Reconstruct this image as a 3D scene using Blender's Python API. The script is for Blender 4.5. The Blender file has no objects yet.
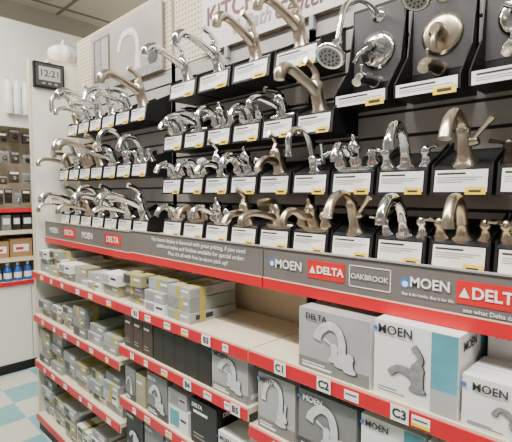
import bpy, math, random
from mathutils import Vector, Matrix
random.seed(7)
R = math.radians
EYE = 1.65

# ------------------------------------------------------------------ materials
def mat(name, col, rough=0.5, metal=0.0, noise=0.0, nscale=20, emit=0.0, spec=0.5, coat=0.0):
    m = bpy.data.materials.new(name); m.use_nodes = True
    nt = m.node_tree; b = nt.nodes['Principled BSDF']
    c = (col[0], col[1], col[2], 1)
    b.inputs['Base Color'].default_value = c
    b.inputs['Roughness'].default_value = rough
    b.inputs['Metallic'].default_value = metal
    b.inputs['Specular IOR Level'].default_value = spec
    b.inputs['Coat Weight'].default_value = coat
    if noise > 0:
        tc = nt.nodes.new('ShaderNodeTexCoord'); n = nt.nodes.new('ShaderNodeTexNoise')
        n.inputs['Scale'].default_value = nscale; n.inputs['Detail'].default_value = 4
        nt.links.new(tc.outputs['Object'], n.inputs['Vector'])
        mx = nt.nodes.new('ShaderNodeMix'); mx.data_type = 'RGBA'
        mx.inputs[6].default_value = tuple(max(0, v*(1-noise)) for v in col)+(1,)
        mx.inputs[7].default_value = tuple(min(1, v*(1+noise)) for v in col)+(1,)
        nt.links.new(n.outputs['Fac'], mx.inputs[0]); nt.links.new(mx.outputs[2], b.inputs['Base Color'])
    if emit > 0:
        b.inputs['Emission Color'].default_value = c
        b.inputs['Emission Strength'].default_value = emit
    return m

M = {}
M['chrome'] = mat('chrome', (.74,.74,.745), .11, 1)
M['nickel'] = mat('brushed_nickel', (.50,.43,.345), .29, 1)
M['bronze'] = mat('oil_rubbed_bronze', (.07,.055,.045), .3, .8)
M['black'] = mat('black_plastic', (.006,.006,.007), .5, 0, .2, 30, spec=.35)
M['slat'] = mat('grey_slatwall', (.33,.315,.305), .45, 0, .06, 6)
M['slatdark'] = mat('slat_groove', (.02,.02,.02), .7)
M['peg'] = mat('pegboard_tan', (.60,.51,.38), .7, 0, .05, 8)
M['hole'] = mat('peg_hole', (.03,.025,.02), .9)
M['cream'] = mat('cream_enamel', (.68,.59,.45), .45, 0, .07, 5)
M['white'] = mat('white_panel', (.80,.78,.72), .5, 0, .03, 4)
M['label'] = mat('label_paper', (.85,.85,.85), .6)
M['ink'] = mat('ink_dark', (.03,.03,.035), .6)
M['inkgrey'] = mat('ink_grey', (.28,.28,.29), .6)
M['yellow'] = mat('yellow_tag', (.95,.62,.01), .6)
M['red'] = mat('red_price_strip', (.60,.006,.018), .4, 0, .08, 12)
M['redlogo'] = mat('red_logo', (.64,.006,.010), .5)
M['bluelogo'] = mat('blue_logo', (.05,.16,.5), .5)
M['rail'] = mat('grey_sign_rail', (.15,.135,.13), .4, 0, .04, 5)
M['whiteink'] = mat('white_ink', (.85,.85,.85), .5)
M['maroon'] = mat('maroon_ink', (.10,.012,.03), .5)
M['sign'] = mat('sign_board', (.60,.56,.55), .4, 0, .08, 3)
M['poster'] = mat('poster_grey', (.32,.29,.255), .35, 0, .35, 3)
M['boxgrey'] = mat('carton_grey_print', (.20,.20,.205), .45, 0, .5, 5)
M['boxgrey2'] = mat('carton_cool_grey', (.38,.38,.39), .45, 0, .4, 6)
M['boxwhite'] = mat('carton_white', (.80,.81,.80), .4, 0, .04, 6)
M['boxteal'] = mat('carton_teal_print', (.10,.34,.42), .4, 0, .4, 8)
M['boxblack'] = mat('carton_black', (.018,.015,.015), .45, 0, .2, 8)
M['boxbrown'] = mat('carton_dark_brown', (.055,.036,.028), .5, 0, .3, 10)
M['boxtan'] = mat('carton_olive_tan', (.34,.32,.19), .5, 0, .3, 10)
M['boxsage'] = mat('carton_grey_green', (.28,.32,.29), .5, 0, .4, 9)
M['kraft'] = mat('carton_kraft', (.36,.20,.09), .7, 0, .15, 12)
M['band'] = mat('olive_yellow_band', (.44,.37,.10), .5)
M['printdark'] = mat('print_dark_faucet', (.05,.05,.055), .4)
M['printmid'] = mat('print_mid_faucet', (.24,.24,.25), .4, 0, .7, 40)
M['printlight'] = mat('print_light_faucet', (.60,.61,.63), .4, 0, .4, 30)
M['ceramic'] = mat('white_ceramic', (.85,.84,.80), .25)
M['lcd'] = mat('lcd_screen', (.42,.46,.42), .25)
M['blue'] = mat('blue_bottle_plastic', (.02,.12,.5), .3)
M['green'] = mat('green_cap', (.1,.4,.15), .4)
M['wallm'] = mat('wall_paint_grey', (.54,.52,.46), .7, 0, .05, 2)
M['fixture'] = mat('tube_glow', (1,.98,.94), .5, emit=14)
M['acrylic'] = mat('clear_acrylic', (.75,.78,.8), .08, .3)

def tile_mat():
    m = bpy.data.materials.new('floor_tile_checker'); m.use_nodes = True
    nt = m.node_tree; b = nt.nodes['Principled BSDF']
    tc = nt.nodes.new('ShaderNodeTexCoord'); ch = nt.nodes.new('ShaderNodeTexChecker')
    ch.inputs['Scale'].default_value = 3.28
    ch.inputs['Color1'].default_value = (.20,.46,.50,1); ch.inputs['Color2'].default_value = (.66,.65,.58,1)
    n = nt.nodes.new('ShaderNodeTexNoise'); n.inputs['Scale'].default_value = 60
    mx = nt.nodes.new('ShaderNodeMix'); mx.data_type = 'RGBA'; mx.blend_type = 'MULTIPLY'; mx.inputs[0].default_value = .2
    nt.links.new(tc.outputs['Object'], ch.inputs['Vector']); nt.links.new(tc.outputs['Object'], n.inputs['Vector'])
    nt.links.new(ch.outputs['Color'], mx.inputs[6]); nt.links.new(n.outputs['Color'], mx.inputs[7])
    nt.links.new(mx.outputs[2], b.inputs['Base Color']); b.inputs['Roughness'].default_value = .3
    return m
M['tile'] = tile_mat()

# ------------------------------------------------------------------ builder
class B:
    def __init__(s): s.v=[]; s.f=[]; s.m=[]; s.sm=[]; s.names=[]
    def mi(s, k):
        if k not in s.names: s.names.append(k)
        return s.names.index(k)
    def add(s, vs, fs, k, smooth=False):
        o=len(s.v); s.v += [tuple(x) for x in vs]; i=s.mi(k)
        for f in fs: s.f.append(tuple(a+o for a in f)); s.m.append(i); s.sm.append(smooth)
    def box(s, x0,x1,y0,y1,z0,z1,k):
        vs=[(x,y,z) for x in (x0,x1) for y in (y0,y1) for z in (z0,z1)]
        s.add(vs,[(0,1,3,2),(4,6,7,5),(0,4,5,1),(2,3,7,6),(0,2,6,4),(1,5,7,3)],k)
    def prism(s, prof, x0,x1,k):
        n=len(prof); vs=[(x0,y,z) for y,z in prof]+[(x1,y,z) for y,z in prof]
        fs=[tuple(range(n)),tuple(range(2*n-1,n-1,-1))]+[(i,(i+1)%n+0, (i+1)%n+n,i+n)[::-1] for i in range(n)]
        s.add(vs,fs,k)
    def quad(s, pts, k): s.add(pts,[(0,1,2,3)],k)
    def tube(s, pts, rad, k, n=12, smoothpath=True, flat=1.0):
        P=[Vector(p) for p in pts]
        if not isinstance(rad,(list,tuple)): rad=[rad]*len(P)
        if smoothpath and len(P)>2:
            Q=[];RR=[]
            for i in range(len(P)-1):
                p0=P[max(i-1,0)];p1=P[i];p2=P[i+1];p3=P[min(i+2,len(P)-1)]
                for j in range(5):
                    t=j/5
                    Q.append(.5*((2*p1)+(p2-p0)*t+(2*p0-5*p1+4*p2-p3)*t*t+(3*p1-p0-3*p2+p3)*t**3))
                    RR.append(rad[i]*(1-t)+rad[i+1]*t)
            Q.append(P[-1]);RR.append(rad[-1]);P=Q;rad=RR
        vs=[];fs=[]; up=None
        for i,p in enumerate(P):
            t=(P[min(i+1,len(P)-1)]-P[max(i-1,0)]).normalized()
            if up is None:
                a=Vector((1,0,0)) if abs(t.x)<.9 else Vector((0,0,1)); up=(a-t*a.dot(t)).normalized()
            else: up=(up-t*up.dot(t)).normalized()
            w=t.cross(up)
            for j in range(n):
                a=2*math.pi*j/n
                vs.append(p+up*math.cos(a)*rad[i]+w*math.sin(a)*rad[i]*flat)
        for i in range(len(P)-1):
            for j in range(n):
                fs.append((i*n+j,i*n+(j+1)%n,(i+1)*n+(j+1)%n,(i+1)*n+j))
        s.add(vs,fs,k,True)
        o=len(P)-1
        s.add([vs[j] for j in range(n)],[tuple(range(n))[::-1]],k)
        s.add([vs[o*n+j] for j in range(n)],[tuple(range(n))],k)
    def lathe(s, prof, k, org=(0,0,0), axis=(0,0,1), n=18, sx=1, smooth=True):
        ax=Vector(axis).normalized(); q=Vector((0,0,1)).rotation_difference(ax); o=Vector(org)
        vs=[];fs=[]
        for r,z in prof:
            for j in range(n):
                a=2*math.pi*j/n; vs.append(o+q@Vector((r*math.cos(a)*sx,r*math.sin(a),z)))
        for i in range(len(prof)-1):
            for j in range(n): fs.append((i*n+j,i*n+(j+1)%n,(i+1)*n+(j+1)%n,(i+1)*n+j))
        s.add(vs,fs,k,smooth)
        s.add(vs[:n],[tuple(range(n))[::-1]],k); s.add(vs[-n:],[tuple(range(n))],k)
    def mesh(s,name):
        me=bpy.data.meshes.new(name); me.from_pydata(s.v,[],s.f)
        for k in s.names: me.materials.append(M[k])
        for p,mi,sm in zip(me.polygons,s.m,s.sm): p.material_index=mi; p.use_smooth=sm
        me.update(); return me
    def obj(s,name,loc=(0,0,0),parent=None,rot=(0,0,0)):
        return link(name,s.mesh(name),loc,rot,parent)
def link(name,me,loc=(0,0,0),rot=(0,0,0),parent=None,scale=(1,1,1)):
    o=bpy.data.objects.new(name,me); o.location=loc; o.rotation_euler=rot; o.scale=scale
    bpy.context.collection.objects.link(o)
    if parent: o.parent=parent
    return o
def text(name,body,size,k,loc,parent=None,rot=(R(90),0,0),align='CENTER',bold=0.0,shear=0,sx=1):
    c=bpy.data.curves.new(name,'FONT'); c.body=body; c.size=size; c.align_x=align; c.align_y='CENTER'
    c.offset=bold; c.shear=shear; c.extrude=.0003; c.resolution_u=3
    c.materials.append(M[k]); return link(name,c,loc,rot,parent,(sx,1,1))

# ------------------------------------------------------------------ room
BACKY=.34
b=B(); b.box(-9,5,-6,6,-.1,0,'tile'); b.obj('floor')
b=B(); b.box(-9,5,-6,6,3.7,3.8,'white')
for i in range(14): b.box(-9+i,-9+i+.03,-6,6,3.69,3.7,'inkgrey')
for i in range(12): b.box(-9,5,-6+i,-6+i+.03,3.69,3.7,'inkgrey')
b.obj('ceiling')
b=B(); b.box(-5.3,-5.2,-6,6,0,3.7,'wallm'); b.obj('wall_left')
b=B(); b.box(-5.2,5,5.9,6,0,3.7,'wallm'); b.obj('wall_back')
b=B(); b.box(-5.2,-4.9,-2,5.9,3.0,3.25,'cream'); b.box(-5.2,-4.88,-2,5.9,2.96,3.0,'kraft'); b.obj('trim_1')

def fixture(x,y):
    b=B(); b.box(-.65,.65,-.12,.12,.03,.07,'white'); b.box(-.62,.62,-.16,.16,.0698,.09,'white')
    for yy in (-.07,.07): b.tube([(-.6,yy,.01),(.6,yy,.01)],.018,'fixture',n=10,smoothpath=False)
    for xx in (-.63,.63): b.box(xx-.01,xx+.01,-.12,.12,-.01,.04,'white')
    b.obj('fluorescent_light_fixture',(x,y,3.6))
for x in (-3.6,-1.8,0,1.8):
    fixture(x,-1.3)
for x in (-3.6,-1.8): fixture(x,2.6)
for x,y,e in ((-2.6,-.9,92),(-.6,-.9,112),(1.4,-1.3,50),(-4,2.2,55),(-4.0,-.3,25)):
    l=bpy.data.lights.new('ceiling_area','AREA'); l.shape='RECTANGLE'; l.size=1.6; l.size_y=.2; l.energy=e; l.color=(1,.955,.87)
    o=bpy.data.objects.new('ceiling_light',l); o.location=(x,y,3.52); bpy.context.collection.objects.link(o)

w=bpy.data.worlds.new('World'); bpy.context.scene.world=w; w.use_nodes=True
w.node_tree.nodes['Background'].inputs[0].default_value=(1,.975,.94,1)
w.node_tree.nodes['Background'].inputs[1].default_value=.30

# ------------------------------------------------------------------ gondola bays
def slatwall(b,x0,x1,z0,z1):
    b.box(x0,x1,BACKY+.012,BACKY+.03,z0,z1,'slatdark')
    z=z0
    while z+.07<=z1+.001:
        b.box(x0,x1,BACKY,BACKY+.0125,z+.006,z+.074,'slat'); z+=.079
def pegboard(b,x0,x1,z0,z1):
    b.box(x0,x1,BACKY,BACKY+.02,z0,z1,'peg')
    x=x0+.02
    while x<x1:
        z=z0+.015
        while z<z1:
            b.box(x-.0035,x+.0035,BACKY-.0006,BACKY,z-.0035,z+.0035,'hole'); z+=.0254
        x+=.0254
def deck(b,x0,x1,z,y0=0):
    b.box(x0+.003,x1-.003,y0+.004,BACKY,z-.022,z,'cream')
    b.box(x0+.003,x1-.003,y0-.002,y0+.004,z-.046,z+.004,'cream')
    b.box(x0+.004,x1-.004,y0-.006,y0-.002,z-.043,z-.003,'red')
def tags(b,x0,x1,z,y0=0,n=5,seed=0):
    rr=random.Random(seed)
    for i in range(n):
        x=x0+(i+.3+rr.random()*.4)*(x1-x0)/n; w=rr.choice((.03,.045))
        b.box(x,x+w,y0-.0075,y0-.006,z-.037,z-.010,'label')
        if rr.random()<.6: b.box(x,x+w,y0-.0082,y0-.0075,z-.037,z-.028,'yellow')
        b.box(x+.004,x+w-.006,y0-.0082,y0-.0075,z-.021,z-.018,'ink')

XL,XM,XC = -3.13,-1.93,-1.02
bays=[('left',XL,XM,[1.12,.82,.50],.09,1.455),
      ('mid',XM,XC,[1.12,.91,.65,.40],.07,1.465),
      ('right',XC,.30,[1.12,.86,.56],.07,1.465)]
for nm,x0,x1,zs,yr,zr in bays:
    b=B()
    b.box(x0,x1,BACKY+.02,BACKY+.05,.12,1.42,'cream')
    for xx in (x0,x1): b.box(xx-.014,xx+.014,BACKY-.004,BACKY+.06,0,2.34,'cream')
    slatwall(b,x0+.015,x1-.015,1.44,2.31)
    pegboard(b,x0+.015,x1-.015,2.31,2.72)
    b.box(x0,x1,.012,BACKY,0,.10,'black'); deck(b,x0,x1,.12)
    for i,z in enumerate(zs):
        deck(b,x0,x1,z); tags(b,x0+.05,x1-.05,z,0,6,int(z*100)+len(nm))
        for xx in (x0+.006,x1-.012): b.prism([(.02,z-.022),(BACKY,z-.022),(BACKY,z-.09),(.15,z-.05)],xx,xx+.004,'cream')
    b.box(x0+.003,x1-.003,yr+.008,BACKY,zr-.04,zr-.022,'cream')
    b.box(x0+.003,x1-.003,yr,yr+.008,zr-.105,zr,'rail')
    b.box(x0+.003,x1-.003,yr-.004,yr+.010,zr-.001,zr+.003,'slat')
    b.box(x0+.003,x1-.003,yr-.004,yr+.006,zr-.143,zr-.105,'red')
    b.box(x0+.003,x1-.003,yr-.0045,yr-.003,zr-.108,zr-.104,'cream')
    g=b.obj('gondola_shelving_unit')
    if nm=='left':
        for i,(tx,t) in enumerate(((-2.97,'MOEN'),(-2.46,'MOEN'))):
            text('rail_text_%d'%i,t,.05,'whiteink',(tx,yr-.002,zr-.055),g,bold=.001)
        for i,tx in enumerate((-2.72,-2.15)):
            q=B(); q.box(tx-.09,tx+.09,yr-.0015,yr,zr-.085,zr-.025,'redlogo'); q.obj('logo_patch_%d'%i,parent=g)
            text('rail_logo_%d'%i,'DELTA',.045,'whiteink',(tx,yr-.003,zr-.055),g,bold=.001)
    if nm=='mid':
        text('rail_text_0','This faucet display is featured with great pricing, if you need',.024,'whiteink',(-1.42,yr-.002,zr-.026),g,sx=1.08)
        text('rail_text_1','additional styles and finishes available for special order:',.024,'whiteink',(-1.40,yr-.002,zr-.053),g,sx=1.08)
        text('rail_text_2','Plus, it\'s all with free in-store pick up!',.024,'whiteink',(-1.40,yr-.002,zr-.080),g,sx=1.08)
    if nm=='right':
        q=B()
        q.box(-.825,-.69,yr-.0015,yr,zr-.080,zr-.024,'redlogo')
        q.box(-.375,-.215,yr-.0015,yr,zr-.080,zr-.024,'redlogo')
        for a0,a1,c0,c1 in ((-.675,-.545,.022,.0242),(-.675,-.545,.082,.0842),(-.675,-.6728,.022,.0842),(-.5472,-.545,.022,.0842)):
            q.box(a0,a1,yr-.0015,yr,zr-c1,zr-c0,'whiteink')
        for cx in (-.978,-.505,-.12):
            q.lathe([(.014,0),(.014,.001)],'bluelogo',(cx,yr,zr-.05),(0,-1,0))
            q.lathe([(.008,0),(.008,.0005)],'whiteink',(cx,yr-.001,zr-.053),(0,-1,0))
        for cx in (-.806,-.356):
            q.add([(cx-.012,yr-.003,zr-.064),(cx+.012,yr-.003,zr-.064),(cx,yr-.003,zr-.040)],[(0,1,2)],'whiteink')
        q.obj('logo_patches',parent=g)
        text('rail_logo_5','MOEN',.040,'whiteink',(-.905,yr-.003,zr-.052),g,bold=.0008)
        text('rail_logo_0','DELTA',.032,'whiteink',(-.742,yr-.003,zr-.052),g,bold=.001)
        text('rail_logo_1','OAKBROOK',.021,'whiteink',(-.61,yr-.003,zr-.053),g)
        text('rail_logo_2','MOEN',.036,'whiteink',(-.44,yr-.003,zr-.046),g,bold=.0008)
        text('rail_logo_3','Buy it for looks. Buy it for life.',.011,'whiteink',(-.445,yr-.003,zr-.078),g)
        text('rail_logo_4','DELTA',.038,'whiteink',(-.283,yr-.003,zr-.052),g,bold=.001)
        text('rail_logo_6','see what Delta can do',.015,'whiteink',(-.29,yr-.003,zr-.094),g)
        text('rail_logo_7','MOEN',.036,'whiteink',(-.05,yr-.003,zr-.05),g,bold=.001)
        for tx,t in ((-.872,'C1'),(-.705,'C2'),(-.475,'C3')):
            q=B(); q.box(tx-.024,tx+.024,-.0095,-.008,1.079,1.119,'label'); q.obj('tag_'+t,parent=g)
            text('tag_text_'+t,t,.032,'ink',(tx,-.0102,1.099),g,bold=.001)
    if nm=='mid':
        for tx,zz,t in ((-1.24,1.12,'B3'),(-1.36,.91,'B4'),(-1.08,.91,'B5'),(-1.75,1.12,'B1')):
            q=B(); q.box(tx-.024,tx+.024,-.0095,-.008,zz-.041,zz-.001,'label'); q.obj('tag_'+t,parent=g)
            text('tag_text_'+t,t,.032,'ink',(tx,-.0102,zz-.021),g,bold=.001)

# end panel and clock
b=B(); b.box(XL-.035,XL-.015,.03,.42,.1,2.54,'white'); b.box(XL-.04,XL-.01,.022,.032,.1,2.545,'cream')
b.obj('gondola_end_panel')
b=B(); b.box(-3.55,XL-.04,.18,.60,0,2.56,'white'); b.box(-3.57,XL-.036,.16,.62,2.56,2.58,'cream'); b.obj('storage_column')
b=B()
b.box(0,.03,-.1,.1,-.085,.085,'black'); b.box(.03,.034,-.088,.088,-.073,.073,'printdark'); b.box(.034,.036,-.07,.07,-.035,.055,'lcd')
for i in range(3): b.box(.034,.038,-.05+i*.04,-.03+i*.04,-.062,-.05,'inkgrey')
c=b.obj('digital_wall_clock',(XL-.015,.145,2.45))
text('clock_digits','12:21',.062,'ink',(.037,0,.01),c,rot=(R(90),0,R(90)),bold=.0005)

b=B()
n=32; prof=[(.03,0),(.085,.015),(.11,.06),(.10,.105),(.06,.135),(.02,.14)]
vs=[];fs=[]
for r,z in prof:
    for j in range(n):
        a=2*math.pi*j/n; rr_=r*(1-.14*abs(math.sin(4*a))**.5); vs.append((rr_*math.cos(a),rr_*math.sin(a),z))
for i in range(len(prof)-1):
    for j in range(n): fs.append((i*n+j,i*n+(j+1)%n,(i+1)*n+(j+1)%n,(i+1)*n+j))
b.add(vs,fs,'ceramic',True); b.add(vs[:n],[tuple(range(n))[::-1]],'ceramic'); b.add(vs[-n:],[tuple(range(n))],'ceramic')
b.tube([(0,0,.13),(.004,0,.155),(.015,.005,.18)],[.016,.011,.009],'ceramic',n=8)
b.obj('ceramic_pumpkin',(-3.27,.30,2.58))

# ------------------------------------------------------------------ faucets
def lever(b,k,p,dirv,L=.06,r=.007):
    p=Vector(p); d=Vector(dirv).normalized()
    b.tube([p,p+d*L*.5+Vector((0,0,.004)),p+d*L+Vector((0,0,.008))],[r,r*.8,r*1.15],k,n=10,flat=.7)
def f_goose(k):
    b=B(); b.lathe([(.030,0),(.030,.006),(.022,.012),(.019,.05),(.021,.055),(.014,.062)],k)
    b.tube([(0,0,.055),(0,0,.12),(0,-.012,.155),(0,-.05,.178),(0,-.092,.160),(0,-.11,.12),(0,-.113,.095)],[.012,.0115,.011,.011,.0115,.012,.014],k)
    b.lathe([(.012,0),(.015,.02),(.013,.03)],k,(.016,0,.035),(1,0,.1)); lever(b,k,(.044,0,.04),(.3,-.1,1),.06,.006); return b
def f_pullout(k):
    b=B(); b.lathe([(.032,0),(.032,.006),(.025,.012),(.023,.06),(.026,.07),(.025,.095),(.012,.108)],k)
    b.tube([(0,.0,.06),(0,-.04,.10),(0,-.10,.148),(0,-.14,.168),(0,-.172,.160),(0,-.185,.138)],[.019,.017,.0145,.0165,.019,.016],k,n=14)
    b.tube([(0,.004,.10),(0,.015,.125),(0,-.005,.155),(0,-.03,.175)],[.015,.010,.007,.008],k,flat=1.5); return b
def f_center(k,kind='lever'):
    b=B(); b.lathe([(.026,0),(.026,.008),(.022,.014)],k,sx=2.7,n=24)
    for s in (-1,1):
        b.lathe([(.019,0),(.016,.02),(.012,.028),(.013,.036)],k,(s*.05,0,.010))
        if kind=='lever': lever(b,k,(s*.05,0,.048),(s*.7,-.7,.12),.045)
        elif kind=='knob': b.lathe([(.012,0),(.020,.008),(.022,.022),(.018,.032),(.008,.035)],'acrylic',(s*.05,0,.042),n=8,smooth=False)
        else:
            for a in range(4):
                a=a*math.pi/2+.4; b.tube([(s*.05,0,.053),(s*.05+.022*math.cos(a),.022*math.sin(a),.053)],[.005,.0065],k,smoothpath=False,n=8)
            b.lathe([(.009,0),(.007,.012)],k,(s*.05,0,.048))
    b.tube([(0,0,.01),(0,-.005,.05),(0,-.03,.075),(0,-.07,.075),(0,-.098,.052)],[.016,.014,.012,.011,.0115],k)
    b.tube([(0,.018,.01),(0,.018,.06)],.003,k,smoothpath=False,n=6); return b
def f_wide(k):
    b=B()
    b.lathe([(.027,0),(.027,.005),(.018,.014),(.014,.04),(.016,.046)],k)
    b.tube([(0,0,.04),(0,-.002,.08),(0,-.02,.115),(0,-.06,.128),(0,-.100,.105),(0,-.112,.080)],[.0145,.014,.0135,.0135,.014,.016],k)
    for s in (-1,1):
        b.lathe([(.022,0),(.022,.005),(.013,.016),(.011,.035),(.015,.042),(.011,.054),(.004,.058)],k,(s*.053,.0,0))
        lever(b,k,(s*.053,0,.047),(s*.8,-.5,.15),.042,.0065)
    return b
def f_tea(k):
    b=B(); b.lathe([(.027,0),(.028,.006),(.022,.014)],k,sx=2.6,n=26)
    b.lathe([(.020,0),(.022,.02),(.015,.035),(.018,.05),(.021,.062),(.015,.074),(.005,.08),(.008,.09),(.003,.096)],k,(0,0,.01))
    b.tube([(0,-.012,.05),(0,-.04,.062),(0,-.07,.090),(0,-.10,.098),(0,-.125,.080),(0,-.128,.066)],[.013,.0125,.0115,.011,.012,.014],k)
    for s in (-1,1):
        b.lathe([(.019,0),(.021,.012),(.013,.026),(.017,.040),(.012,.05),(.004,.054)],k,(s*.052,0,.010))
        b.tube([(s*.052,0,.052),(s*.075,-.012,.060),(s*.092,-.020,.052)],[.006,.0055,.008],k,n=10)
    return b
def f_bell(k):
    b=B(); b.lathe([(.034,0),(.034,.004),(.026,.012),(.018,.03),(.0165,.08),(.018,.09),(.012,.10)],k)
    b.tube([(0,0,.085),(0,-.01,.115),(0,-.045,.140),(0,-.095,.130),(0,-.125,.100)],[.0135,.013,.0135,.014,.016],k,n=14,flat=.85)
    lever(b,k,(.018,0,.06),(1,-.3,.9),.075,.0075)
    b.lathe([(.010,0),(.012,.012),(.010,.02)],k,(.014,0,.055),(1,0,.3)); return b
def f_single(k):
    b=B(); b.lathe([(.028,0),(.028,.005),(.021,.012),(.020,.055),(.023,.07),(.019,.085),(.008,.092)],k)
    b.tube([(0,-.008,.04),(0,-.04,.062),(0,-.08,.068),(0,-.112,.05)],[.016,.014,.0125,.012],k)
    b.tube([(0,0,.085),(0,.012,.105),(0,.0,.130),(0,-.016,.145)],[.010,.008,.0065,.008],k,flat=1.4); return b
def f_lowkitchen(k):
    b=B(); b.lathe([(.026,0),(.026,.008),(.021,.014)],k,sx=2.8,n=24)
    b.lathe([(.024,0),(.022,.045),(.024,.05),(.02,.07),(.008,.078)],k,(0,0,.01))
    b.tube([(0,-.01,.035),(0,-.05,.065),(0,-.11,.095),(0,-.155,.092),(0,-.165,.07)],[.014,.0125,.011,.011,.0125],k)
    b.tube([(0,0,.085),(0,-.02,.10),(0,-.07,.115)],[.010,.008,.007],k,flat=1.6); return b
FT={'goose':f_goose,'pullout':f_pullout,'lever':lambda k:f_center(k,'lever'),'knob':lambda k:f_center(k,'knob'),'cross':lambda k:f_center(k,'cross'),
    'wide':f_wide,'single':f_single,'low':f_lowkitchen,'tea':f_tea,'bell':f_bell}
FN={'goose':'gooseneck_kitchen_faucet','pullout':'pull_out_kitchen_faucet','lever':'centerset_bathroom_faucet','knob':'knob_handle_bathroom_faucet',
    'cross':'cross_handle_bathroom_faucet','wide':'widespread_bathroom_faucet','single':'single_handle_bathroom_faucet','low':'low_arc_kitchen_faucet',
    'tea':'traditional_bathroom_faucet','bell':'high_spout_bathroom_faucet'}
cache={}
def fmesh(t,k):
    if (t,k) not in cache: cache[(t,k)]=FT[t](k).mesh(FN[t])
    return cache[(t,k)]
def pmesh(t,k,ang=58):
    key=('p',t,k,ang)
    if key not in cache:
        me=FT[t](k).mesh('printed_faucet_picture')
        me.transform(Matrix.Rotation(R(12),4,'X')@Matrix.Rotation(R(-ang),4,'Z'))
        me.transform(Matrix.Diagonal((1,.004,1,1)))
        cache[key]=me
    return cache[key]

def bin_mesh(w,h=.07):
    b=B(); hw=w/2
    b.prism([(0,0),(-.160,0),(-.150,h),(-.140,h+.008),(0,h+.062)],-hw,hw,'black')
    for s in (-hw,hw-.004): b.prism([(0,h+.06),(-.150,h),(-.148,h+.012),(0,h+.085)],s,s+.004,'black')
    lw=hw*.86
    def onface(x0,x1,t0,t1,off,k):
        def P(x,t): return (x,-.160+.010*t/h-off,t)
        b.quad([P(x0,t0),P(x1,t0),P(x1,t1),P(x0,t1)],k)
    onface(-lw,lw,.008,h-.004,.0012,'label')
    onface(-lw*.9,lw*.2,h-.016,h-.011,.0020,'ink')
    onface(-lw*.9,lw*.85,h-.025,h-.023,.0020,'inkgrey')
    onface(-lw*.9,lw*.6,h-.031,h-.029,.0020,'inkgrey')
    onface(-lw*.9,lw*.1,h-.037,h-.035,.0020,'inkgrey')
    onface(lw*.22,lw*.97,.001,.020,.0024,'yellow')
    onface(lw*.36,lw*.80,.007,.013,.0030,'ink')
    return b.mesh('display_bin')
BM={.155:bin_mesh(.155),.205:bin_mesh(.205,.072)}
yr_=random.Random(11)
def place_bin(x,z,w,t,k,sc=1.0,yaw=None,num=None):
    o=link('display_bin',BM[w],(x,BACKY,z))
    if num: text('bin_number',num,.020,'ink',(-.035,-.1578,.019),o,rot=(R(82),0,0),bold=.0004)
    if yaw is None: yaw=yr_.uniform(-.12,.12)
    link(FN[t],fmesh(t,k),(x,BACKY-.118,z+.080),(R(20),0,yaw),None,(sc,)*3)
rr=random.Random(3)
Z1,Z2,Z3,Z4=2.082,1.849,1.645,1.443
for x,t,k in ((-1.64,'pullout','chrome'),(-1.42,'pullout','chrome'),(-1.20,'pullout','nickel'),(-.975,'pullout','nickel')):
    place_bin(x,Z1,.205,t,k,1.02)
row2=[('low','chrome'),('tea','chrome'),('lever','chrome'),('low','chrome'),('pullout','nickel')]
for i,(t,k) in enumerate(row2): place_bin(-1.555+i*.165,Z2,.155,t,k,1.0)
place_bin(-1.72,Z2,.155,'lever','chrome')
row3=[('lever','chrome'),('knob','chrome'),('single','chrome'),('tea','chrome'),('single','nickel'),('goose','chrome'),('tea','chrome'),('wide','chrome'),('bell','nickel'),('wide','bronze'),('single','nickel')]
for i,(t,k) in enumerate(row3): place_bin(-1.735+i*.165,Z3,.155,t,k,1.08 if t!='goose' else .92,num='C%d'%i if i>3 else None)
row4=[('cross','chrome'),('lever','nickel'),('tea','chrome'),('single','nickel'),('low','nickel'),('tea','nickel'),('bell','nickel'),('wide','chrome'),('wide','nickel'),('wide','nickel'),('wide','chrome')]
for i,(t,k) in enumerate(row4): place_bin(-1.735+i*.165,Z4,.155,t,k,1.08,num='C%d'%(i+3) if i>3 else None)
for zi,z in enumerate((Z1-.06,1.735,1.433)):
    seq=[('lever','goose','low','pullout','bell','low','pullout'),('low','goose','tea','pullout','low','goose','wide'),('low','pullout','low','goose','pullout','low','pullout')][zi]
    for i in range(7):
        if zi==0 and i==0: continue
        place_bin(-3.02+i*.165,z,.155,seq[i],'nickel' if rr.random()<.3 else 'chrome',1.15)

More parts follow.
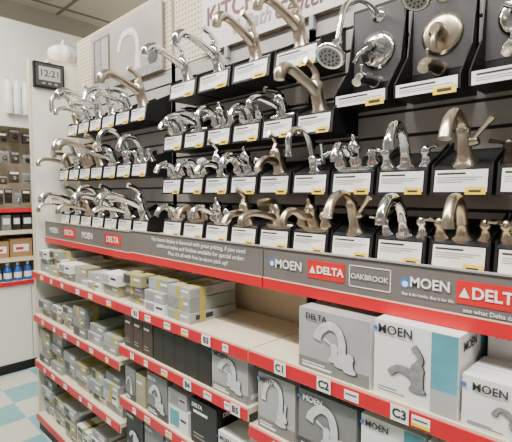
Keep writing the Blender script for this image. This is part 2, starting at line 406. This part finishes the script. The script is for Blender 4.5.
# ------------------------------------------------------------------ shower trim boards
def shower_board(x,k,style):
    b=B(); w=.19
    b.box(-w/2,w/2,-.020,0,.04,.305,'black'); b.box(-w/2+.006,w/2-.006,-.0215,-.020,.05,.295,'printdark')
    b.box(-w/2,w/2,-.13,0,-.035,0,'black')
    for s in (-w/2,w/2-.004): b.prism([(0,0),(-.13,0),(-.13,.004),(-.05,.10),(-.02,.26),(0,.26)],s,s+.004,'black')
    b.box(-w/2,w/2,-.02,0,0,.04,'black')
    b.box(-w*.46,w*.46,-.132,-.130,-.035,.0,'label')
    b.box(-w*.40,w*.15,-.1326,-.132,-.012,-.007,'ink')
    b.box(-w*.40,w*.40,-.1326,-.132,-.020,-.018,'inkgrey'); b.box(-w*.40,w*.3,-.1326,-.132,-.026,-.024,'inkgrey')
    b.box(w*.12,w*.45,-.1330,-.1326,-.045,-.024,'yellow'); b.box(w*.18,w*.38,-.1334,-.1330,-.039,-.030,'ink')
    board=b.obj('shower_display_board',(x,BACKY,1.965))
    f=B()
    reach,hz,hs=((.255,.125,1.15),(.17,.245,1.0),(.20,.24,1.45))[style]; az=.27
    o=Vector((0,-reach,hz))
    f.lathe([(.026,0),(.022,.006),(.011,.012)],k,(0,-.02,az),(0,-1,0))
    f.tube([(0,-.02,az),(0,-reach*.45,az+.015),(0,-reach*.85,az+.005 if style else az-.03),o],.009,k)
    d=Vector((0,-.6,-.8)).normalized()
    f.lathe([(.010*hs,-.006),(.014*hs,.008),(.011*hs,.014*hs),(.020*hs,.026*hs),(.036*hs,.046*hs),(.040*hs,.054*hs),(.035*hs,.058*hs)],k,o,d,n=24)
    f.lathe([(.031*hs,0),(.028*hs,.002)],'inkgrey',o+d*.0575*hs,d,n=22)
    q=Vector((0,0,1)).rotation_difference(d)
    for ring,cnt in ((.022,12),(.011,6)):
        for a in range(cnt):
            aa=a*2*math.pi/cnt
            f.lathe([(.003,0),(.002,.003)],'ink',o+d*.0593*hs+q@Vector((ring*hs*math.cos(aa),ring*hs*math.sin(aa),0)),d,n=6)
    f.lathe([(.062,0),(.060,.006),(.048,.012),(.026,.014)],k,(0,-.021,.155),(0,-1,0),n=32)
    f.lathe([(.022,0),(.020,.026),(.023,.034),(.015,.048)],k,(0,-.033,.155),(0,-1,0),n=22)
    if style==0: f.tube([(0,-.07,.155),(-.03,-.080,.139),(-.052,-.080,.113)],[.010,.008,.010],k)
    elif style==1: f.tube([(0,-.065,.155),(.0,-.085,.123),(0,-.080,.097)],[.012,.009,.011],k)
    else:
        for a in range(3):
            a=a*2*math.pi/3+.5; f.tube([(0,-.072,.155),(.035*math.cos(a),-.074,.155+.035*math.sin(a))],[.008,.010],k,smoothpath=False)
    f.lathe([(.024,0),(.022,.01),(.020,.02)],k,(0,-.021,.050),(0,-1,0))
    f.tube([(0,-.025,.050),(0,-.08,.053),(0,-.130,.045),(0,-.150,.028)],[.018,.018,.018,.015],k,n=16)
    f.lathe([(.004,0),(.004,.016),(.008,.018),(.006,.024)],k,(0,-.12,.064),(0,0,1))
    f.obj('shower_trim_set',(0,0,0),parent=board)
for x,k,s in ((-.735,'chrome',0),(-.525,'nickel',1),(-.315,'chrome',2),(-.105,'chrome',1)): shower_board(x,k,s)

# ------------------------------------------------------------------ signs
b=B(); b.box(-1.66,-.86,-.004,.006,0,.42,'sign')
for xx in (-1.5,-1.02): b.box(xx,xx+.02,-.004,.016,-.05,0,'inkgrey')
s=b.obj('header_sign',(0,BACKY-.02,2.31))
text('sign_text_0','KITCHEN',.115,'maroon',(-1.38,-.006,.155),s,bold=.002)
text('sign_text_1','& Bath',.085,'inkgrey',(-1.33,-.006,.065),s,shear=.3,bold=.001)
text('sign_text_2','Center',.090,'maroon',(-1.07,-.006,.06),s,shear=.3,bold=.001)
b=B(); b.box(-2.84,-2.0,-.004,.006,0,.37,'poster'); b.box(-2.84,-2.0,-.006,-.004,0,.05,'printmid')
s=b.obj('faucet_poster',(0,BACKY-.02,2.31))
q=B(); q.tube([(-2.25,0,.05),(-2.25,0,.20),(-2.30,0,.27),(-2.40,0,.28),(-2.46,0,.22),(-2.46,0,.19)],.020,'printlight')
q.tube([(-2.25,0,.12),(-2.15,0,.16)],.012,'printlight',smoothpath=False)
q.lathe([(.04,0),(.03,.03),(.022,.1)],'printlight',(-2.25,0,.05))
o=q.obj('printed_faucet',(0,-.006,0),parent=s); o.scale=(1,.02,1)
q=B(); q.box(-2.80,-2.58,0,.001,.06,.33,'printdark'); q.box(-2.78,-2.70,-.001,0,.07,.32,'printmid'); q.box(-2.69,-2.60,-.001,0,.07,.32,'poster')
q.lathe([(.03,0),(.05,.03),(.045,.09),(.02,.11)],'printdark',(-2.09,0,.05)); q.obj('printed_window',(0,-.0065,0),parent=s).scale=(1,.02,1)

# ------------------------------------------------------------------ cartons
def carton(x0,x1,z,h,d=.26,y=.015,base='boxgrey',style='photo',name='faucet_carton',ft='wide',logo='MOEN',side=None,ls=.85):
    w=x1-x0; b=B()
    b.box(0,w,0,d,0,h,base)
    e=.0008
    b.quad([(w+e,0,0),(w+e,d,0),(w+e,d,h),(w+e,0,h)],side or base)
    b.box(0.002,w-.002,d/2-.001,d/2+.001,h,h+.0006,'inkgrey')
    if style=='photo':
        b.box(w*.06,w*.5,-2*e,-e,h*.05,h*.05+.006,'whiteink'); b.box(w*.06,w*.4,-2*e,-e,h*.11,h*.11+.003,'whiteink')
        b.box(w*.0,w,-e,0,0,h*.20,'boxgrey' if base=='boxgrey2' else 'printdark')
        b.quad([(w+2*e,d*.05,h*.1),(w+2*e,d*.35,h*.1),(w+2*e,d*.35,h*.2),(w+2*e,d*.05,h*.2)],'label')
    if style=='teal':
        b.box(w*.70,w-.002,-e,0,h*.3,h-.002,'boxteal'); b.box(w*.70,w-.002,-1.2*e,0,.002,h*.3,'boxgrey2')
        b.box(w*.06,w*.4,-e,0,h*.08,h*.08+.003,'inkgrey'); b.box(w*.06,w*.3,-e,0,h*.12,h*.12+.003,'inkgrey')
        b.quad([(w+2*e,d*.55,.01),(w+2*e,d*.98,.01),(w+2*e,d*.98,h*.9),(w+2*e,d*.55,h*.9)],'boxteal')
        b.quad([(w+2*e,d*.05,h*.1),(w+2*e,d*.3,h*.1),(w+2*e,d*.3,h*.35),(w+2*e,d*.05,h*.35)],'inkgrey')
    if style=='black':
        b.box(w*.1,w*.65,-e,0,h*.70,h*.70+.010,'whiteink'); b.box(w*.1,w*.5,-e,0,h*.22,h*.22+.004,'inkgrey'); b.box(w*.1,w*.6,-e,0,h*.14,h*.14+.004,'inkgrey')
        b.quad([(w+2*e,d*.1,h*.4),(w+2*e,d*.5,h*.4),(w+2*e,d*.5,h*.55),(w+2*e,d*.1,h*.55)],'whiteink')
    if style=='flat':
        b.box(w*.08,w*.55,-e,0,h*.15,h*.85,'boxteal' if base=='boxwhite' else 'printmid'); b.box(w*.62,w*.9,-e,0,h*.5,h*.6,'ink')
    o=b.obj(name,(x0,y,z))
    if style in('photo','teal'):
        s=min(w/.17,h/.17)*(.86 if style=='photo' else .66)
        cx=w*(.66 if style=='photo' else .56)
        back,front=('printdark','printlight') if base!='boxwhite' else ('printdark','printmid')
        link('printed_faucet',pmesh(ft,back),(cx,-.0024,h*.20),(0,0,0),o,(s,1,s))
        link('printed_highlight',pmesh(ft,front),(cx-.0025,-.0034,h*.20+.002),(0,0,0),o,(s*.965,1,s*.98))
        link('printed_side_faucet',pmesh('goose','printmid',80),(w+.0022,d*.76,h*.16),(0,0,R(90)),o,(s*.9,1,s*.8))
    if logo:
        lk='ink' if (style=='teal' or base in('boxwhite','boxgrey2')) else 'whiteink'
        text('carton_logo',logo,min(.030,w*.16)*ls,lk,(w*.27,-.0035,h-.022),o,bold=.0005)
        text('carton_side_logo',logo,.028*ls,lk,(w+.003,d*.25,h-.03),o,rot=(R(90),0,R(90)),bold=.0005)
        if logo=='MOEN':
            q=B(); q.lathe([(.006,0),(.006,.0005)],'bluelogo',(w*.27-w*.25,-.003,h-.022),(0,-1,0)); q.obj('carton_logo_drop',parent=o)
    return o
carton(-.815,-.575,1.12,.185,base='boxgrey2',ft='wide',logo='DELTA',side='boxwhite')
carton(-.560,-.345,1.12,.20,base='boxwhite',style='teal',ft='single',logo='MOEN',ls=1.1)
carton(-.335,-.12,1.12,.12,y=.01,base='boxwhite',style='teal',ft='tea',logo='MOEN',d=.15)
carton(-.33,-.13,1.12,.20,y=.17,base='boxwhite',style='teal',ft='single',logo='MOEN',d=.15)
carton(-.10,.10,1.12,.19,base='boxwhite',style='teal',ft='single',logo='MOEN')
xs=[(-.99,-.83,'boxgrey2','goose'),(-.815,-.61,'boxgrey','wide'),(-.595,-.42,'boxwhite','single'),(-.41,-.24,'boxwhite','tea'),(-.23,-.03,'boxgrey','wide')]
for x0,x1,k,f in xs: carton(x0,x1,.86,.19,base=k,style='photo' if k!='boxwhite' else 'teal',ft=f,logo='MOEN')
for x0,x1,k,f in xs: carton(x0,x1,.56,.22,base=k,style='photo' if k!='boxwhite' else 'teal',ft=f,logo='MOEN')
for i in range(3): carton(-1.90+i*.085,-1.82+i*.085,.91,.165,base='boxbrown',style='black',logo=None)
for i in range(5): carton(-1.64+i*.08,-1.562+i*.08,.91,.15+.004*(i%2),base='boxblack',style='none',logo=None)
carton(-1.235,-1.04,.91,.165,base='boxgrey2',ft='wide',logo='MOEN')
carton(-1.90,-1.81,.65,.16,base='boxgrey',ft='goose',logo=None)
carton(-1.80,-1.72,.65,.15,base='boxtan',style='black',logo=None)
carton(-1.70,-1.54,.65,.19,base='boxgrey',ft='wide',logo='DELTA')
carton(-1.53,-1.39,.65,.10,base='boxwhite',style='flat',logo=None); carton(-1.53,-1.40,.75,.07,base='boxgrey2',style='flat',logo=None)
carton(-1.37,-1.21,.65,.18,base='boxblack',style='black',logo='DELTA')
carton(-1.20,-1.04,.65,.11,base='boxwhite',style='teal',ft='lever',logo='MOEN')
for i in range(5): carton(-1.90+i*.17,-1.745+i*.17,.40,.19,base=rr.choice(('boxgrey','boxwhite','boxblack')),ft='lever',logo='MOEN')

def stack(x,z,n,w=.17,h=.05,d=.27,bandp=.35):
    b=B(); zz=0
    for i in range(n):
        k=rr.choice(('boxgrey','boxgrey2','boxwhite','boxsage','boxtan','boxgrey2','boxsage')); ox=rr.uniform(-.008,.008); oy=rr.uniform(0,.03); hh=h*rr.uniform(.8,1.25); ww=w*rr.uniform(.86,1)
        b.box(ox,ox+ww,oy,oy+d,zz,zz+hh-.0015,k)
        b.box(ox+.008,ox+ww*.5,oy-.0008,oy,zz+.006,zz+hh-.008,rr.choice(('printmid','printdark','boxgrey2','inkgrey')))
        b.box(ox+ww*.6,ox+ww*.92,oy-.0008,oy,zz+hh*.5,zz+hh*.7,'ink' if k=='boxwhite' else 'whiteink')
        b.box(ox+ww,ox+ww+.0008,oy+.03,oy+.12,zz+hh*.3,zz+hh*.75,rr.choice(('printmid','label','inkgrey','ink')))
        if rr.random()<bandp:
            bx=ox+ww*rr.uniform(.3,.6); b.box(bx,bx+.028,oy-.0015,oy+d+.001,zz,zz+hh,'band')
            b.box(ox-.001,ox+ww+.0015,oy+.05,oy+.08,zz,zz+hh,'band')
        zz+=hh
    b.obj('stacked_faucet_cartons',(x,.015,z))
for z,nmax in ((1.12,3),(.82,4),(.50,5),(.12,5)):
    x=-3.09
    while x<-2.10:
        stack(x,z,rr.randint(max(2,nmax-2),nmax)); x+=.19
for x in (-1.90,-1.72,-1.54): stack(x,1.12,3,.165,.050,.25,.7)
for i in range(4): carton(-1.90+i*.2,-1.71+i*.2,.12,.2,base='boxgrey2',ft='lever',logo=None)
for i in range(5): carton(-.99+i*.2,-.80+i*.2,.12,.24,base='boxwhite',style='teal',ft='wide',logo=None)

# ------------------------------------------------------------------ background aisle unit
BX=-4.3
b=B()
b.box(BX-.45,BX-.40,-1.0,1.6,0,2.6,'peg')
b.box(BX-.40,BX,-1.0,1.6,0,.08,'black')
b.box(BX-.40,BX-.02,-1.0,1.6,.08,.80,'white')
for yy in (-.6,-.1,.36,.86,1.3): b.box(BX-.021,BX-.017,yy,yy+.006,.1,.78,'inkgrey')
for z in (.84,1.06,1.31,1.51):
    b.box(BX-.40,BX,-1.0,1.6,z-.02,z,'cream'); b.box(BX,BX+.005,-1.0,1.6,z-.035,z+.003,'red' if z in(.84,1.51) else 'cream')
b.box(BX-.40,BX-.05,-1.0,1.6,2.25,2.29,'cream'); b.box(BX-.06,BX-.04,-1.0,1.6,2.25,3.2,'white')
b.obj('background_shelving_unit')
for y in (.22,.29,.36):
    b=B(); b.tube([(0,0,0),(0,.005,-.06),(.01,0,-.20),(.005,.004,-.30)],[.010,.030,.036,.030],'ceramic',n=12)
    b.tube([(.0,0,.0),(0,0,.018)],.003,'chrome',n=6,smoothpath=False); b.tube([(-.045,0,.016),(.02,0,.016)],.003,'chrome',n=6,smoothpath=False); b.obj('hanging_white_bag',(BX,y,2.66))
def bottle(y,k,z=.84):
    b=B(); b.lathe([(.030,0),(.033,.01),(.033,.10),(.026,.125),(.012,.14),(.012,.15)],k,n=14); b.lathe([(.014,0),(.014,.02)],'green' if k=='boxwhite' else 'whiteink',(0,0,.148),n=10)
    b.lathe([(.0335,0),(.0335,.05)],'label',(0,0,.03),n=14)
    b.obj('cleaner_bottle',(BX-.06,y,z))
y=-.5
while y<1.2: bottle(y,rr.choice(('blue','blue','boxwhite','boxteal'))); y+=.085
y=-.5
while y<1.2:
    b=B(); w=rr.uniform(.12,.2); h=rr.uniform(.12,.19)
    b.box(-.25,0,0,w,0,h,rr.choice(('kraft','kraft','boxbrown'))); b.box(0,.001,w*.15,w*.85,h*.3,h*.7,'label'); b.box(.001,.002,w*.25,w*.6,h*.4,h*.55,'redlogo')
    b.obj('cardboard_box',(BX-.03,y,1.06)); y+=w+.01
y=-.5
while y<1.2:
    b=B(); w=rr.uniform(.06,.1); b.box(-.2,0,0,w,0,.14,rr.choice(('boxblack','boxgrey'))); b.box(0,.001,w*.15,w*.85,.056,.11,'label')
    b.obj('hardware_package',(BX-.03,y,1.31)); y+=w+.012
for z in (1.53,1.72,1.92,2.09):
    y=-.5
    while y<1.2:
        b=B(); w=rr.uniform(.05,.085); h=rr.uniform(.08,.14)
        b.box(-.02,0,0,w,0,h,rr.choice(('boxblack','boxblack','boxbrown','boxgrey')))
        b.lathe([(.016,0),(.02,.02),(.01,.03)],rr.choice(('nickel','chrome','bronze')),(0,w/2,h*.4),(1,0,0),n=12)
        b.box(0,.001,.005,w-.005,h*.75,h*.93,rr.choice(('label','inkgrey','inkgrey'))); b.tube([(-.30,w/2,h+.005),(.012,w/2,h+.005)],.002,'chrome',n=6,smoothpath=False)
        b.obj('hanging_hardware_package',(BX-.09,y,z+rr.uniform(0,.03))); y+=w+rr.uniform(.008,.03)

# opposite aisle (behind the camera) so metal reflects a real store
b=B()
b.box(-4,2.5,-2.95,-2.9,0,2.1,'peg')
for z in (.12,.5,.9,1.3,1.7): b.box(-4,2.5,-2.9,-2.5,z-.02,z,'cream'); b.box(-4,2.5,-2.5,-2.495,z-.04,z,'red')
b.obj('opposite_shelving_unit')
for z in (.12,.5,.9,1.3,1.7):
    b=B(); x=-3.95
    while x<2.3:
        w=rr.uniform(.12,.3); h=rr.uniform(.14,.3); b.box(x,x+w,-2.85,-2.55,z,z+h,rr.choice(('boxwhite','boxgrey','boxteal','boxblack','kraft'))); x+=w+.02
    b.obj('assorted_cartons')

# ------------------------------------------------------------------ camera
cd=bpy.data.cameras.new('camera'); cam=bpy.data.objects.new('camera',cd); bpy.context.collection.objects.link(cam)
cam.location=(0,-1.0,EYE); cam.rotation_euler=(R(90-3.73),0,R(44.6)); cd.lens=430/512*36; cd.sensor_width=36; cd.clip_start=.02
bpy.context.scene.camera=cam
